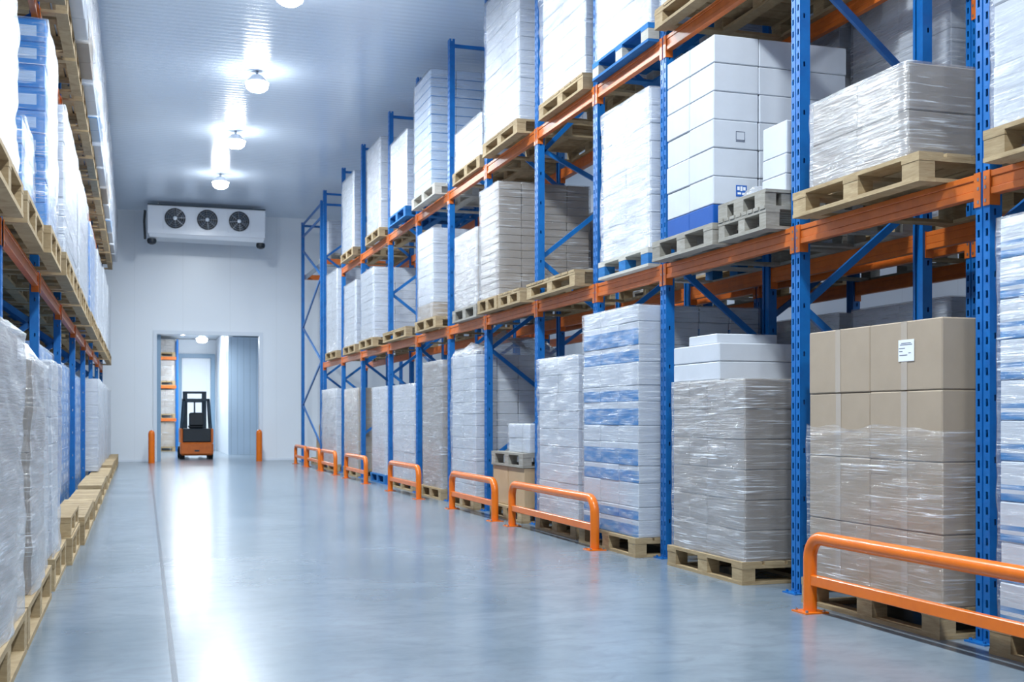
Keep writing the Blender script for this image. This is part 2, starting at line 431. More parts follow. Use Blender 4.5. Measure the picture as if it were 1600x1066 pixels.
# post positions along the aisle (Y), right rack: first one stands behind the right frame edge
RP = [3.05, 4.79, 6.50, 8.44, 9.87, 11.50, 13.34, 15.06, 16.91, 18.92, 21.34, 23.47, 25.90]
XF, XR = 3.93, 4.90
L1, L2 = 2.29, 4.06
def zig(n0, st=0.65, top=5.9):
    out = []; z = n0; f = True
    while z + st < top:
        out.append((z, z + st) if f else (z + st, z)); z += st; f = not f
    return out[:7]
br = [zig(.7), [(2.0, 2.65), (2.77, 2.15), (2.77, 3.45), (4.1, 3.5), (.65, 1.3), (1.9, 1.3)],
      [(1.80, 2.50), (1.78, 1.10), (.45, 1.08), (3.92, 3.22), (3.92, 4.6), (5.2, 4.6)],
      [(2.33, 1.66), (.9, 1.62), (3.9, 3.2), (3.9, 4.6), (5.3, 4.65)],
      zig(.55), [(2.74, 3.42), (2.70, 2.03), (1.4, 2.0), (1.38, .7), (3.85, 3.45), (3.82, 4.7), (5.4, 4.75)],
      zig(.6), zig(.45, .68), zig(.7, .7), zig(.5), zig(.8), zig(.55), zig(.7)]
for b in br: b.append((5.98, 5.98))
t1 = rack('pallet_rack', 'long blue and orange pallet rack along the right side of the aisle', RP, XF, XR, 6.05,
     [(L1, 0, 12), (L2, 0, 11)], None, br)
# row standing back to back with it
RP2 = [3.6, 6.35, 9.1, 11.9, 14.7, 17.5]
rack('pallet_rack', 'dim blue and orange rack row seen through the right-hand rack', RP2, 5.12, 6.12, 6.05,
     [(L1, 0, 5), (L2 - .25, 0, 1), (4.75, 1, 5)], None, [zig(.6)[:5]], side=1)
# left rack
LP = [4.15, 7.9, 10.78, 13.75, 16.8, 19.95, 23.2, 26.4, 29.6]
LL1, LL2 = 2.32, 4.58
LT = 0.0028
rack('pallet_rack', 'blue and orange pallet rack along the left side of the aisle', LP, -0.80, -1.82, 6.05,
     [(LL1, 0, 8), (LL2, 0, 8)], None, [zig(.6)[:6]], side=-1, tilt=LT)

# end rack across the back wall
def end_rack():
    A, B = 26.32, 29.45; X0, X1 = 3.93, 6.4; TOP = 5.9
    t = empty('pallet_rack', (X0, A, 0), 'tall braced blue rack standing against the back wall beyond the right rack', 'pallet rack')
    um = upright_mesh(TOP, 'upright')
    for x in (0, X1 - X0):
        for y in (0, B - A):
            o = link('upright', um, t, (x, y, 0.008)); link('base_plate', PLATE, o, (0, 0, -.008))
        z = 0.45; f = True
        while z + .95 < TOP:
            a, b = (z, z + .95) if f else (z + .95, z)
            link('brace', MB().bar((x + .035, .052, a), (x + .035, B - A - .052, b), .03, .05).mesh('brace', BLUE), t)
            z += .95; f = not f
        for zz in (5.85, 5.55):
            link('brace', MB().bar((x + .035, .052, zz), (x + .035, B - A - .052, zz), .03, .05).mesh('brace', BLUE), t)
    for y in (0, B - A):
        link('beam', MB().box(.075, X1 - X0 - .002, y - .03, y + .03, 4.5, 4.62).mesh('beam', ORANGE, bevel=.003), t)
        link('top_tie', MB().box(.075, X1 - X0 - .002, y - .02, y + .02, 5.8, 5.85).mesh('top_tie', BLUE), t)
    link('side_rail', MB().box(.08, .12, .06, B - A - .06, 4.5, 4.6).mesh('side_rail', GALV), t)
end_rack()

# ------------------------------------------------------------------ pallets
def pallet(x0, x1, y0, y1, z, label, m=WOOD, kind='A', hs=1.0, fine=True, m2=None, group=None):
    """occupies x0..x1, y0..y1, standing on z; 0.15*hs high"""
    Dx, Ly = x1 - x0, y1 - y0
    t = empty('wooden_pallet', ((x0 + x1) / 2, (y0 + y1) / 2, z), label, 'pallet', group)
    hx, hy = Dx / 2, Ly / 2; a = 0.022 * hs; hb = 0.084 * hs; H = 0.15 * hs
    rnd = random.Random(int(x0 * 31 + y0 * 1000 + z * 77))
    bw, bl = 0.10, min(0.145, Ly * .14)
    mb_ = m2 or m
    def piece(name, X0, X1, Y0, Y1, Z0, Z1, mm):
        g = MB().box(X0, X1, Y0, Y1, Z0, Z1)
        return (name, g, mm)
    P = []
    xs = (-hx, -bw / 2, hx - bw); ysb = (-hy, -bl / 2, hy - bl)
    for x in xs:                                        # bottom boards along Y
        P.append(piece('bottom_board', x, x + bw, -hy, hy, 0, a, m))
    for y in (-hy, hy - bl):
        for xa, xb in ((-hx + bw, -bw / 2), (bw / 2, hx - bw)):
            P.append(piece('bottom_board', xa, xb, y, y + bl * .8, 0.001, a - .001, m))
    for x in xs:
        for y in ysb: P.append(piece('block', x + .002, x + bw - .002, y + .003, y + bl - .003, a, a + hb, mb_))
    if kind == 'A':
        for y in ysb: P.append(piece('stringer_board', -hx, hx, y, y + bl, a + hb, H - a, m))
        n = 7; pw = Dx / n
        for i in range(n):
            g = 0.006 if i % 2 else 0.014
            P.append(piece('deck_board', -hx + i * pw + (0 if i == 0 else g), -hx + (i + 1) * pw - (0 if i == n - 1 else g), -hy, hy, H - a, H, m))
    else:
        for x in xs: P.append(piece('stringer_board', x, x + bw, -hy, hy, a + hb, H - a, m))
        n = 8; pw = Ly / n
        for i in range(n):
            P.append(piece('deck_board', -hx - rnd.random() * .006, hx, -hy + i * pw + .009, -hy + (i + 1) * pw - .009, H - a, H, m))
    for name, g, mm in P: link(name, g.mesh(name, mm), t)
    return t

# ------------------------------------------------------------------ cartons and film
CM = {}
def carton_mesh(sx, sy, sz, m, bev=0.006):
    k = (round(sx, 3), round(sy, 3), round(sz, 3), m.name)
    if k not in CM:
        mb = MB().box(-sx / 2, sx / 2, -sy / 2, sy / 2, 0, sz)
        CM[k] = mb.mesh('carton', m, bevel=bev)
    return CM[k]

def film_mesh(hx, hy, z0, z1, m, res=0.04, amp=0.006, seed=0, top=True, wav=0.0, slack=0.0, bag=0.0):
    r = 0.02; per = []
    def seg(a, b):
        n = max(2, int((Vector(b) - Vector(a)).length / res))
        for i in range(n): per.append((a[0] + (b[0] - a[0]) * i / n, a[1] + (b[1] - a[1]) * i / n))
    seg((-hx, hy - r), (-hx, -hy + r)); per.append((-hx + r * .3, -hy + r * .3))
    seg((-hx + r, -hy), (hx - r, -hy)); per.append((hx - r * .3, -hy + r * .3))
    seg((hx, -hy + r), (hx, hy - r)); per.append((hx - r * .3, hy - r * .3))
    seg((hx - r, hy), (-hx + r, hy)); per.append((-hx + r * .3, hy - r * .3))
    N = len(per); R = max(3, int((z1 - z0) / (res * .8)))
    V = []; F = []
    sd = Vector((seed * 7.3, seed * 3.1, seed * 1.7))
    for j in range(R + 1):
        z = z0 + (z1 - z0) * j / R
        for i, (x, y) in enumerate(per):
            p = Vector((x, y, z)); nn = Vector((x / hx if abs(x) > hx - .03 else 0, y / hy if abs(y) > hy - .03 else 0, 0))
            if nn.length: nn.normalize()
            q = Vector((p.x * 2.2, p.y * 2.2, p.z * 11 + p.x * 2 + p.y * 2.5))
            d = noise.noise(q + sd) * amp + noise.noise(p * 2.1 + sd) * amp * 1.2 + amp * .9
            zz = z
            if j == 0: zz = z + noise.noise(p * 5 + sd) * slack
            if j == R and wav: zz = z + noise.noise(p * 3 + sd) * wav
            V.append((x + nn.x * d, y + nn.y * d, zz))
    for j in range(R):
        for i in range(N):
            a = j * N + i; b = j * N + (i + 1) % N
            F.append((a, b, b + N, a + N))
    if top:
        base = R * N; inner = len(V)
        if bag > 0:
            for lv, (f, h) in enumerate(((0.93, 0.35), (0.78, 0.75), (0.45, 1.0))):
                for (x, y) in per:
                    p = Vector((x * f, y * f, 0)); hh = bag * h * (0.75 + 0.8 * noise.noise(p * 4 + sd))
                    V.append((x * f + noise.noise(p * 9 + sd) * .02, y * f + noise.noise(p * 8 - sd) * .02, z1 + hh + noise.noise(p * 14 + sd) * .025))
            lev = [base] + [inner + k * N for k in range(3)]
            for a_, b_ in zip(lev, lev[1:]):
                for i in range(N): F.append((a_ + i, a_ + (i + 1) % N, b_ + (i + 1) % N, b_ + i))
            V.append((0, 0, z1 + bag)); c = len(V) - 1
            for i in range(N): F.append((lev[-1] + i, lev[-1] + (i + 1) % N, c))
        else:
            for (x, y) in per: V.append((x * .9, y * .9, z1 + 0.004))
            for i in range(N): F.append((base + i, base + (i + 1) % N, inner + (i + 1) % N, inner + i))
    me = bpy.data.meshes.new('stretch_wrap'); me.from_pydata(V, [], F); me.materials.append(m)
    if m in (FILM, FILMB, FILMW):          # end faces get the clear film, the aisle side keeps the given one
        me.materials.append(FILMC)
        for p in me.polygons:
            if abs(p.center.y) > hy - .01 and abs(p.normal.y) > .7 and p.center.z < z1 - .001: p.material_index = 1
    for p in me.polygons: p.use_smooth = True
    return me

SEED = [0]
def stack(x0, x1, y0, y1, z0, z1, label, ck='white', nY=2, nX=2, nL=6, film=FILM, wrap=(0, 1), fine=True, res=0.045, amp=0.006,
          layers=None, ckl=None, bag=0, side='R', cat='stack of cartons', name='wrapped_carton_stack', gap=0.004, lean=0.0, topskip=None, group=None, wav=0.0, jit=0.004):
    SEED[0] += 1; sd = SEED[0]; rnd = random.Random(sd)
    cx, cy = (x0 + x1) / 2, (y0 + y1) / 2; hx, hy = (x1 - x0) / 2, (y1 - y0) / 2
    t = empty(name, (cx, cy, z0), label, cat, group)
    H = z1 - z0
    ls = layers or [1] * nL; tot = sum(ls); zz = 0
    out = []
    inset = 0.012
    ix_front = 0 if side == 'R' else nX - 1
    for li, lh in enumerate(ls):
        h = H * lh / tot
        k = (ckl[li % len(ckl)] if ckl else ck)
        ny = nY if isinstance(nY, int) else nY[li % len(nY)]
        ylist = [(-hy + inset + (2 * hy - 2 * inset) * a / ny, -hy + inset + (2 * hy - 2 * inset) * (a + 1) / ny) for a in range(ny)]
        for iy, (ya, yb) in enumerate(ylist):
            for ix in range(nX):
                top = li == len(ls) - 1
                if not (iy == 0 or ix == ix_front or top): continue
                if topskip and top and (ix, iy) in topskip: continue
                wx = (2 * hx - 2 * inset) / nX; xa = -hx + inset + ix * wx
                me = carton_mesh(wx - gap, yb - ya - gap, h - gap * .5, C[k], 0.006 if fine else 0.004)
                o = link('carton', me, t, (xa + wx / 2 + rnd.uniform(-jit, jit), (ya + yb) / 2 + rnd.uniform(-jit, jit) * .6, zz))
                out.append((li, ix, iy, o, (wx - gap, yb - ya - gap, h)))
        zz += h
    if film:
        f = link('stretch_wrap', film_mesh(hx, hy, 0.0 + H * wrap[0], H * wrap[1] + .003, film, res, amp, sd, top=wrap[1] >= 0.999, bag=bag, wav=wav), t)
    return t, out

# helper for labels
ORD = ['nearest', 'second', 'third', 'fourth', 'fifth', 'sixth', 'seventh', 'eighth', 'ninth', 'tenth', 'eleventh', 'twelfth']
LV = {0: 'floor level', 1: 'lower beams', 2: 'upper beams'}
def where(lv, bay): return '%s, %s right bay' % (LV[lv], ORD[bay])
PG = 'wooden pallets in the racks'
ZB = {0: 0.0, 1: L1, 2: L2}
DEP = 1.12
GREYF = dict(ck='grey', film=FILM)

# (bay, level, Xfront, y0, y1, ztop, look, stack kwargs, pallet kwargs)
R = []
def rl(bay, lv, xf, y0, y1, zt, look, sk=None, pk=None, dep=DEP, py=None, plook='wooden pallet'):
    z = ZB[lv]; pk = dict(pk or {}); sk = dict(sk or {})
    p0, p1 = py or (y0 - .015, y1 + .015)
    fine = y0 < 13.5
    short = look.split(',')[0]
    pallet(xf - .012, xf + dep, p0, p1, z, '%s under the %s, %s' % (plook, short, where(lv, bay)), fine=fine, group=PG, **pk)
    if zt is None: return None
    sk.setdefault('res', 0.03 if y0 < 9 else 0.045 if y0 < 14 else 0.07)
    return stack(xf + .01, xf + dep - .02, y0, y1, z + .151, zt, '%s, %s' % (look, where(lv, bay)), fine=fine, group='pallet loads in the right rack', **sk)

# ---- floor level
rl(0, 0, 3.80, 3.35, 4.56, 2.02, 'blue-striped white cartons in film', dict(ck='stripe', nY=3, nX=3, nL=10, film=FILMB))
t, outb = rl(1, 0, 3.79, 4.93, 6.17, 1.60, 'large tan-grey cartons half in film', dict(ck='brown', nY=2, nX=2, nL=4, film=FILMC, wrap=(0, .62), wav=.10, res=.026))
# tape and shipping label on those cartons
for li, ix, iy, o, (wx, wy, h) in outb:
    if ix == 0:
        link('packing_tape', MB().box(-wx / 2 - .0022, -wx / 2 - .0004, -.025, .025, .004, h - .004).mesh('packing_tape', TAPE), o)
    if li == 3 and ix == 0 and iy == 0:
        lb = MB().box(-wx / 2 - .004, -wx / 2 - .0024, -.085, .045, h * .42, h * .42 + .112)
        for k, (a, b_, z_) in enumerate(((-.06, .02, .092), (-.07, .03, .084), (-.01, .04, .066), (.01, .038, .050), (-.03, .035, .030), (-.06, -.04, .04))):
            lb.box(-wx / 2 - .0046, -wx / 2 - .004, a, b_, h * .42 + z_, h * .42 + z_ + .004, 1)
        q = link('shipping_label', lb.mesh('shipping_label', [PAPER, INK]), o); q['label'] = 'white printed shipping label'
rl(2, 0, 3.79, 6.92, 8.03, 1.355, 'tightly wrapped grey-brown cartons', dict(ck='grey', nY=[2, 4], nX=2, nL=6, film=FILM, res=.026))
rl(3, 0, 3.74, 8.535, 9.74, 1.985, 'tall wrapped blue-printed white cartons', dict(layers=[1, .75, 1.4, 1, 1.35, 1, 1.4, .95, 1.35, 1, 1.35, .95], ckl=['bandblue', 'bandblue', 'white'], nY=3, nX=4, film=FILMB))
rl(4, 0, 3.79, 9.98, 11.08, 1.665, 'white cartons in bulging film', dict(ck='white', nY=2, nX=3, nL=9, film=FILM, amp=.018))
rl(6, 0, 3.82, 13.45, 14.56, 1.845, 'white cartons with a film hood', dict(ck='white', nY=2, nX=4, nL=12, film=FILM, amp=.012, bag=.22))
rl(7, 0, 3.86, 15.17, 16.30, 1.86, 'tall grey-brown cartons in film', dict(ck='grey', nY=2, nX=2, nL=5))
rl(8, 0, 3.90, 17.02, 18.50, 1.60, 'pale wrapped cartons with faint seams', dict(ck='white', nY=2, nX=2, nL=7))
rl(9, 0, 3.90, 19.04, 20.25, 1.61, 'white film-wrapped cartons', dict(ck='white', nY=2, nX=2, nL=7), dict(m=WOODB), plook='blue painted pallet')
rl(10, 0, 3.88, 21.45, 22.95, 1.64, 'tan cartons behind milky film', dict(ck='brown', nY=2, nX=2, nL=5, film=FILMW))
rl(11, 0, 3.85, 23.70, 25.6, 1.68, 'wide white wrapped end load', dict(ck='white', nY=3, nX=2, nL=8, film=FILMW, amp=.015))

# ---- lower beams
rl(0, 1, 3.80, 3.35, 4.60, 3.6, 'pale cartons at the photo edge', dict(ck='white', nY=2, nX=2, nL=4))
rl(1, 1, 3.77, 5.17, 6.10, 2.93, 'two layers of big glossy-wrapped cartons', dict(ck='grey', nY=2, nX=2, nL=2, film=FILM, res=.026, amp=.008), py=(5.05, 6.25))
t, outc = rl(2, 1, 3.80, 7.38, 8.16, 3.76, 'white cartons on a deep blue layer', dict(layers=[.85, 1.2, 1.2, 1.2, 1.2, 1.2, 1.2], ckl=['solidblue', 'white', 'white', 'white', 'white', 'white', 'white'],
            nY=2, nX=3, film=None, gap=.006), dict(m=WOODG), py=(7.34, 8.34))
for li, ix, iy, o, (wx, wy, h) in outc:
    if ix == 0 and iy == 0 and li == 1:
        lg = MB(); y = -wy / 2
        lg.box(.00, .085, y - .002, y - .0004, .06, .14, 0)
        for a, b_, c, d in ((.01, .028, .105, .13), (.034, .05, .10, .132), (.056, .075, .105, .128), (.012, .04, .075, .09), (.048, .076, .072, .088)):
            lg.box(a, b_, y - .0026, y - .002, c, d, 1)
        q = link('printed_logo', lg.mesh('printed_logo', [LOGOBLUE, PAPER]), o); q['label'] = 'small square blue printed mark'
    if ix == 0 and iy == 0 and li == 3:
        lg = MB(); y = -wy / 2
        for a, b_, c, d in ((.0, .07, .06, .064), (.0, .07, .12, .122), (.0, .003, .06, .12), (.067, .07, .06, .12), (.0, .07, .05, .056)):
            lg.box(a, b_, y - .002, y - .0004, c, d, 0)
        link('printed_mark', lg.mesh('printed_mark', [INK]), o)
    if ix == 0 and iy == 0 and li == 0:
        pass
rl(3, 1, 3.86, 8.56, 9.58, 3.71, 'glossy tightly wrapped white cartons', dict(ck='white', nY=2, nX=3, nL=9, film=FILMW, amp=.012), dict(m=WOODW, m2=WOODB), plook='blue-marked pale pallet')
pallet(3.79, 4.9, 10.02, 11.40, L1, 'empty wooden pallet, on the lower beams, fifth right-hand bay from the camera', WOOD, 'B', group=PG)
pallet(3.79, 4.9, 11.62, 12.40, L1, 'empty pallet in front of the grey striped load, sixth right-hand bay, lower beams', WOOD, 'B', group=PG)
rl(5, 1, 3.80, 12.45, 13.19, 3.70, 'thin-layered grey wrapped cartons', dict(ck='grey', nY=2, nX=4, nL=15, film=FILM, amp=.01))
rl(6, 1, 3.86, 13.47, 14.55, 3.36, 'plain pale cartons in smooth film', dict(ck='grey', nY=2, nX=2, nL=4, film=FILMW), dict(m=WOODG), plook='grey pallet')
rl(7, 1, 3.80, 15.46, 16.38, 3.65, 'white cartons over a brown bottom layer', dict(ckl=['brown', 'white', 'white', 'white', 'white', 'white', 'white', 'white'], layers=[1.6, 1, 1, 1, 1, 1, 1, 1.6], nY=2, nX=2, film=FILM), py=(15.2, 16.42))
pallet(3.80, 4.9, 17.05, 18.75, L1, 'empty wooden pallet, on the lower beams, ninth right-hand bay from the camera', WOOD, 'B', fine=False, group=PG)
rl(9, 1, 3.80, 19.55, 20.80, 3.62, 'white cartons with visible seams', dict(ck='white', nY=2, nX=3, nL=9, film=FILM))
rl(10, 1, 3.85, 21.50, 22.80, 3.62, 'narrow white wrapped cartons', dict(ck='white', nY=2, nX=2, nL=9, film=FILMW))
rl(11, 1, 3.85, 23.60, 25.0, 4.08, 'tall milky wrapped load', dict(ck='white', nY=2, nX=2, nL=8, film=FILMW))

# ---- upper beams
pallet(3.79, 4.9, 6.95, 8.30, L2, 'wooden pallet at the top photo edge, upper beams, third right-hand bay', WOOD, 'B', group=PG)
stack(3.80, 4.88, 7.0, 8.25, L2 + .151, 5.7, 'white cartons above the top photo edge, upper beams, third right-hand bay', 'white', 2, 2, 6, group='pallet loads in the right rack')
rl(3, 2, 3.86, 8.56, 9.72, 5.7, 'white cartons reaching the photo top', dict(ck='white', nY=2, nX=2, nL=5, film=FILM), dict(m=WOODB, m2=WOODW), plook='blue pallet')
rl(4, 2, 3.86, 9.98, 11.18, 5.7, 'bulging shiny wrapped white cartons', dict(ck='white', nY=2, nX=3, nL=9, film=FILM, amp=.02), dict(kind='B'))
rl(5, 2, 3.80, 11.72, 12.98, 5.80, 'tall shiny cartons with dark seams', dict(ck='white', nY=2, nX=3, nL=11, film=FILM, amp=.016), dict(kind='B'))
rl(6, 2, 3.90, 13.47, 14.70, 4.72, 'low white wrapped cartons', dict(ck='white', nY=2, nX=2, nL=4, film=FILM))
rl(7, 2, 3.80, 15.58, 16.60, 5.82, 'pale blue cartons with blue seams', dict(ck='tint', nY=2, nX=3, nL=13, film=FILMB), dict(m=WOODW), plook='whitish pallet', py=(15.25, 16.62))
rl(8, 2, 3.80, 17.05, 18.25, 5.35, 'ribbed white wrapped cartons', dict(ck='white', nY=2, nX=2, nL=13, film=FILM), dict(m=WOODB), plook='blue pallet')
rl(9, 2, 3.82, 19.10, 20.30, 5.70, 'smooth milky wrapped load', dict(ck='white', nY=2, nX=2, nL=7, film=FILMW))
rl(10, 2, 3.80, 21.44, 22.75, 5.60, 'last white wrapped cartons', dict(ck='white', nY=2, nX=2, nL=9, film=FILMW))
# load on the end rack and under it
pallet(4.10, 5.25, 26.45, 27.7, 4.621, 'whitish pallet high on the end rack by the back wall', WOODW, fine=False, group=PG)
stack(4.12, 5.2, 26.47, 27.68, 4.772, 5.5, 'white wrapped cartons high on the end rack by the back wall', 'white', 2, 2, 4, fine=False, res=.08)
def loose(name, x0, x1, y0, y1, z0, z1, label, m, cat='box', rot=0.0, tape=None, group=None):
    me = carton_mesh(x1 - x0, y1 - y0, z1 - z0, C[m])
    o = link(name, me, None, ((x0 + x1) / 2, (y0 + y1) / 2, z0), (0, 0, rot)); tag(o, label, cat, group); return o
pallet(4.0, 5.0, 27.2, 28.3, 0, 'wooden pallet on the floor beneath the end rack', WOOD, fine=False, group=PG)
loose('cardboard_box', 4.05, 4.65, 27.25, 27.75, .15, .62, 'tan box on the floor pallet beneath the end rack, lower one', 'tan')
loose('cardboard_box', 4.10, 4.50, 27.28, 27.68, .62, .92, 'small tan box on top of another beneath the end rack', 'tan')
loose('cardboard_box', 4.70, 4.98, 27.25, 27.7, .15, .5, 'tan box right of the two stacked boxes beneath the end rack', 'tan')

# loose boxes on top of the grey load (floor, third bay)
z = 1.358
G = 'loose white boxes on the grey wrapped cartons'
a = .0
for k, zz in enumerate((z, z + .128)):
    loose('white_box', 3.82, 4.44, 7.30, 8.02, zz, zz + .125, 'long white box on the grey cartons, %s of the two wide ones' % ('lower' if k == 0 else 'upper'), 'white', group=G)
loose('white_box', 3.86, 4.34, 7.42, 7.85, z + .256, z + .325, 'small flat white box topping the white boxes on the grey load', 'white', group=G)
loose('white_box', 4.48, 4.85, 7.25, 7.75, z, z + .10, 'low white box behind the wide ones on the grey load', 'white', group=G)
# sixth bay floor: pallet, tan boxes, second pallet, white cartons
pallet(3.80, 4.9, 11.60, 12.75, 0, 'bottom wooden pallet under tan boxes, sixth right-hand bay on the floor', WOOD, group=PG)
G = 'tan boxes carrying a pallet'
for k, (ya, yb) in enumerate(((11.62, 12.17), (12.19, 12.73))):
    loose('cardboard_box', 3.84, 4.35, ya, yb, .151, .57, 'tan box between two pallets on the floor, %s one' % ('nearer' if k == 0 else 'farther'), 'tan', group=G)
    loose('cardboard_box', 4.37, 4.87, ya, yb, .151, .57, 'tan box behind the %s tan box between two pallets' % ('nearer' if k == 0 else 'farther'), 'tan', group=G)
pallet(3.82, 4.9, 11.61, 12.74, .572, 'dark wooden pallet lying on tan boxes, sixth right-hand bay', WOODG, group=PG)
stack(3.90, 4.6, 11.66, 12.4, .724, 1.03, 'small white wrapped cartons on the pallet that lies on tan boxes', 'white', 3, 3, 2, film=FILMC)
# pallet pile in front of the blue-bottomed white load (lower beams, third bay)
pallet(3.79, 4.9, 6.62, 7.26, L1, 'grey wooden pallet beside the right blue post, lower beams, third bay', WOODG, 'B', group=PG)
tb = empty('wooden_pallet', (4.3, 6.95, L1 + .151), 'short grey crate deck of thick blocks on the grey pallet, third bay', 'pallet')
for x in (-.50, -.38, -.26, -.14, 0.0, .14, .28):
    for y in (-.30, -.02, .2):
        link('block', MB().box(x, x + .08, y, y + .13, 0, .085).mesh('block', WOODG), tb)
link('deck_board', MB().box(-.50, .5, -.31, .33, .085, .105).mesh('deck_board', WOODG), tb)
G = 'small white boxes stacked on the grey pallet'
zz = L1 + .151 + .106
for k, h in enumerate((.125, .13, .215)):
    loose('white_box', 3.99 + k * .003, 4.28, 6.72, 7.02, zz, zz + h - .002, 'small white box stacked by the second post, %s of three' % ('lowest', 'middle', 'top and largest')[k], 'white', group=G); zz += h
fs = link('film_scrap', film_mesh(.20, .10, 0, .03, FILMW, .03, .01, 91, bag=.06), None, (4.1, 7.12, L1 + .258)); tag(fs, 'crumpled milky film left on the grey pallet beside small white boxes', 'plastic film')
fs = link('film_scrap', film_mesh(.35, .28, 0, .02, FILMW, .04, .01, 92, bag=.04), None, (4.3, 10.6, L1 + .152)); tag(fs, 'flat folded milky film on the empty pallet, fifth bay', 'plastic film')

# ---- second row loads (seen through the gaps)
for i, (y0, y1, z0, z1, ck, nl, lab_, lv) in enumerate([
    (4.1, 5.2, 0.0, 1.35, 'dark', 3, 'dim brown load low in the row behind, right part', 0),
    (5.25, 6.2, 0.0, 1.55, 'grey', 3, 'dim grey load low behind the tan-grey cartons', 0),
    (6.55, 7.7, 0.0, 1.9, 'white', 6, 'dim white cartons behind the grey load on the floor', 0),
    (7.85, 9.0, 0.0, 1.9, 'white', 6, 'dim white cartons behind the blue-printed load', 0),
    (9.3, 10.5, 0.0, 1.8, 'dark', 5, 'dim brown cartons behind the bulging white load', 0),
    (10.6, 11.7, 0.0, 1.6, 'white', 5, 'dim white load behind the fifth bay on the floor', 0),
    (12.1, 13.3, 0.0, 1.8, 'white', 7, 'dim white load behind the tan boxes', 0),
    (13.4, 14.5, 0.0, 1.7, 'white', 7, 'dim white load behind the bagged white cartons', 0),
    (4.0, 5.1, L1, 3.3, 'white', 3, 'pale cartons on the row behind, lower beams, right part', 1),
    (5.2, 6.2, L1, 3.45, 'white', 3, 'pale cartons on the row behind, above the big grey cartons', 1),
    (6.55, 7.7, L1, 4.5, 'white', 5, 'pale cartons on the row behind, lower beams, by the second post', 1),
    (7.85, 9.0, L1, 4.3, 'white', 5, 'dim cartons on the row behind the glossy wrapped load', 1),
    (9.3, 10.5, L1, 3.5, 'grey', 5, 'dim grey cartons on the row behind the empty pallet', 1),
    (10.7, 11.8, L1, 3.4, 'white', 5, 'dim white cartons on the row behind the empty pallets', 1),
    (12.1, 13.3, L1, 3.5, 'grey', 6, 'dim grey cartons on the row behind the thin-layered load', 1),
    (4.2, 5.2, L2 - .25, 5.4, 'white', 4, 'pale cartons high on the row behind, right photo corner', 2),
    (5.3, 6.2, L2 - .25, 5.4, 'white', 4, 'pale cartons high on the row behind, left of the corner ones', 2),
    (6.6, 7.8, 4.75, 5.9, 'white', 4, 'pale cartons high on the row behind the third bay', 2)]):
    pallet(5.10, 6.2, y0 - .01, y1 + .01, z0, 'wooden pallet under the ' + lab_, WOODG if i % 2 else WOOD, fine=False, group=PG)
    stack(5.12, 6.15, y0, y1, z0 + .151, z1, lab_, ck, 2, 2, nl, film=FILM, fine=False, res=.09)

# ---- left rack
def ll(xf, y0, y1, z, zt, look, loc, sk, hs=1.35, pk=None, dep=1.1, py=None, fine=True, px=None, plook='wooden pallet'):
    p0, p1 = py or (y0, y1)
    px = xf if px is None else px
    if p1 > p0:
        pallet(px - dep, px + .012, p0, p1, z, '%s under the %s, %s' % (plook, look, loc), hs=hs, fine=fine, group=PG, **(pk or {}))
    sk = dict(sk); sk.setdefault('res', .04 if y0 < 12 else .08)
    return stack(xf - dep + .02, xf - .01, y0 + .01, y1 - .01, z + .15 * hs + .001, zt, '%s, %s' % (look, loc), side='L', fine=fine, group='pallet loads in the left rack', **sk)
FL = 'on the floor of the left rack'
W = dict(ck='white', nY=2, nX=2, nL=7, film=FILM)
ll(-.49, 4.45, 5.93, 0, 1.48, 'nearest silvery bag-topped load', FL, dict(ck='grey', nY=2, nX=2, nL=4, film=FILMW, amp=.018, bag=.12, res=.03), py=(4.3, 5.98))
ll(-.49, 6.40, 7.65, 0, 1.40, 'grey-sided bag-topped load', FL, dict(ck='grey', nY=2, nX=2, nL=5, film=FILMW, amp=.014, bag=.16, res=.03), py=(6.02, 7.7))
ll(-.49, 8.0, 8.95, 0, 1.46, 'narrow silvery wrapped load, third', FL, dict(W, film=FILMW, amp=.012), py=(7.99, 9.3))
pallet(-1.6, -.44, 9.36, 10.69, 0, 'lower of two stacked pallets at the foot of the left rack', WOOD, hs=1.35, group=PG)
pallet(-1.6, -.45, 9.40, 10.69, .203, 'upper of two stacked pallets at the foot of the left rack', WOOD, hs=1.0, group=PG)
for k, (a, b) in enumerate(((10.8, 13.2), (13.3, 15.6), (15.8, 18.6), (18.9, 22.0), (22.2, 25.4), (25.6, 29.8))):
    pallet(-.728 + .0028 * b, -.44 + .003 * a, a, b, 0, '%s of six pallet fronts on the floor past the stacked pair, left rack' % ('nearest', 'second', 'third', 'fourth', 'fifth', 'farthest')[k], WOOD, 'B', hs=(1.6, 1.35, 1.6, 1.4, 1.65, 1.45)[k], group=PG)
for k, (a, b, ck, lk) in enumerate(((11.0, 13.6, 'blue', 'blue crates between the second and third left posts'), (13.9, 16.6, 'blue', 'blue crates between the third and fourth left posts'),
        (16.95, 19.8, 'blue', 'blue crates between the fourth and fifth left posts'))):
    stack(-1.75, -.85 + .0028 * a, a, b, 0.0, 1.76 - .03 * k, lk + ', on the floor', ck, 4, 2, 12, film=FILMC if ck == 'blue' else FILM, side='L', res=.08, fine=False, cat='stack of crates', name='wrapped_crate_stack', group='pallet loads in the left rack')
for k, (a, b) in enumerate(((20.2, 23.0), (23.4, 26.2), (26.6, 29.4))):
    stack(-.90, -.60 + .0025 * a, a + .02, b, .226, 1.72, 'white wrapped load protruding from the left rack near the back wall, %s' % ('nearest', 'middle', 'farthest')[k], 'white', 3, 1, 7, film=FILMW, side='L', res=.09, fine=False, group='pallet loads in the left rack')

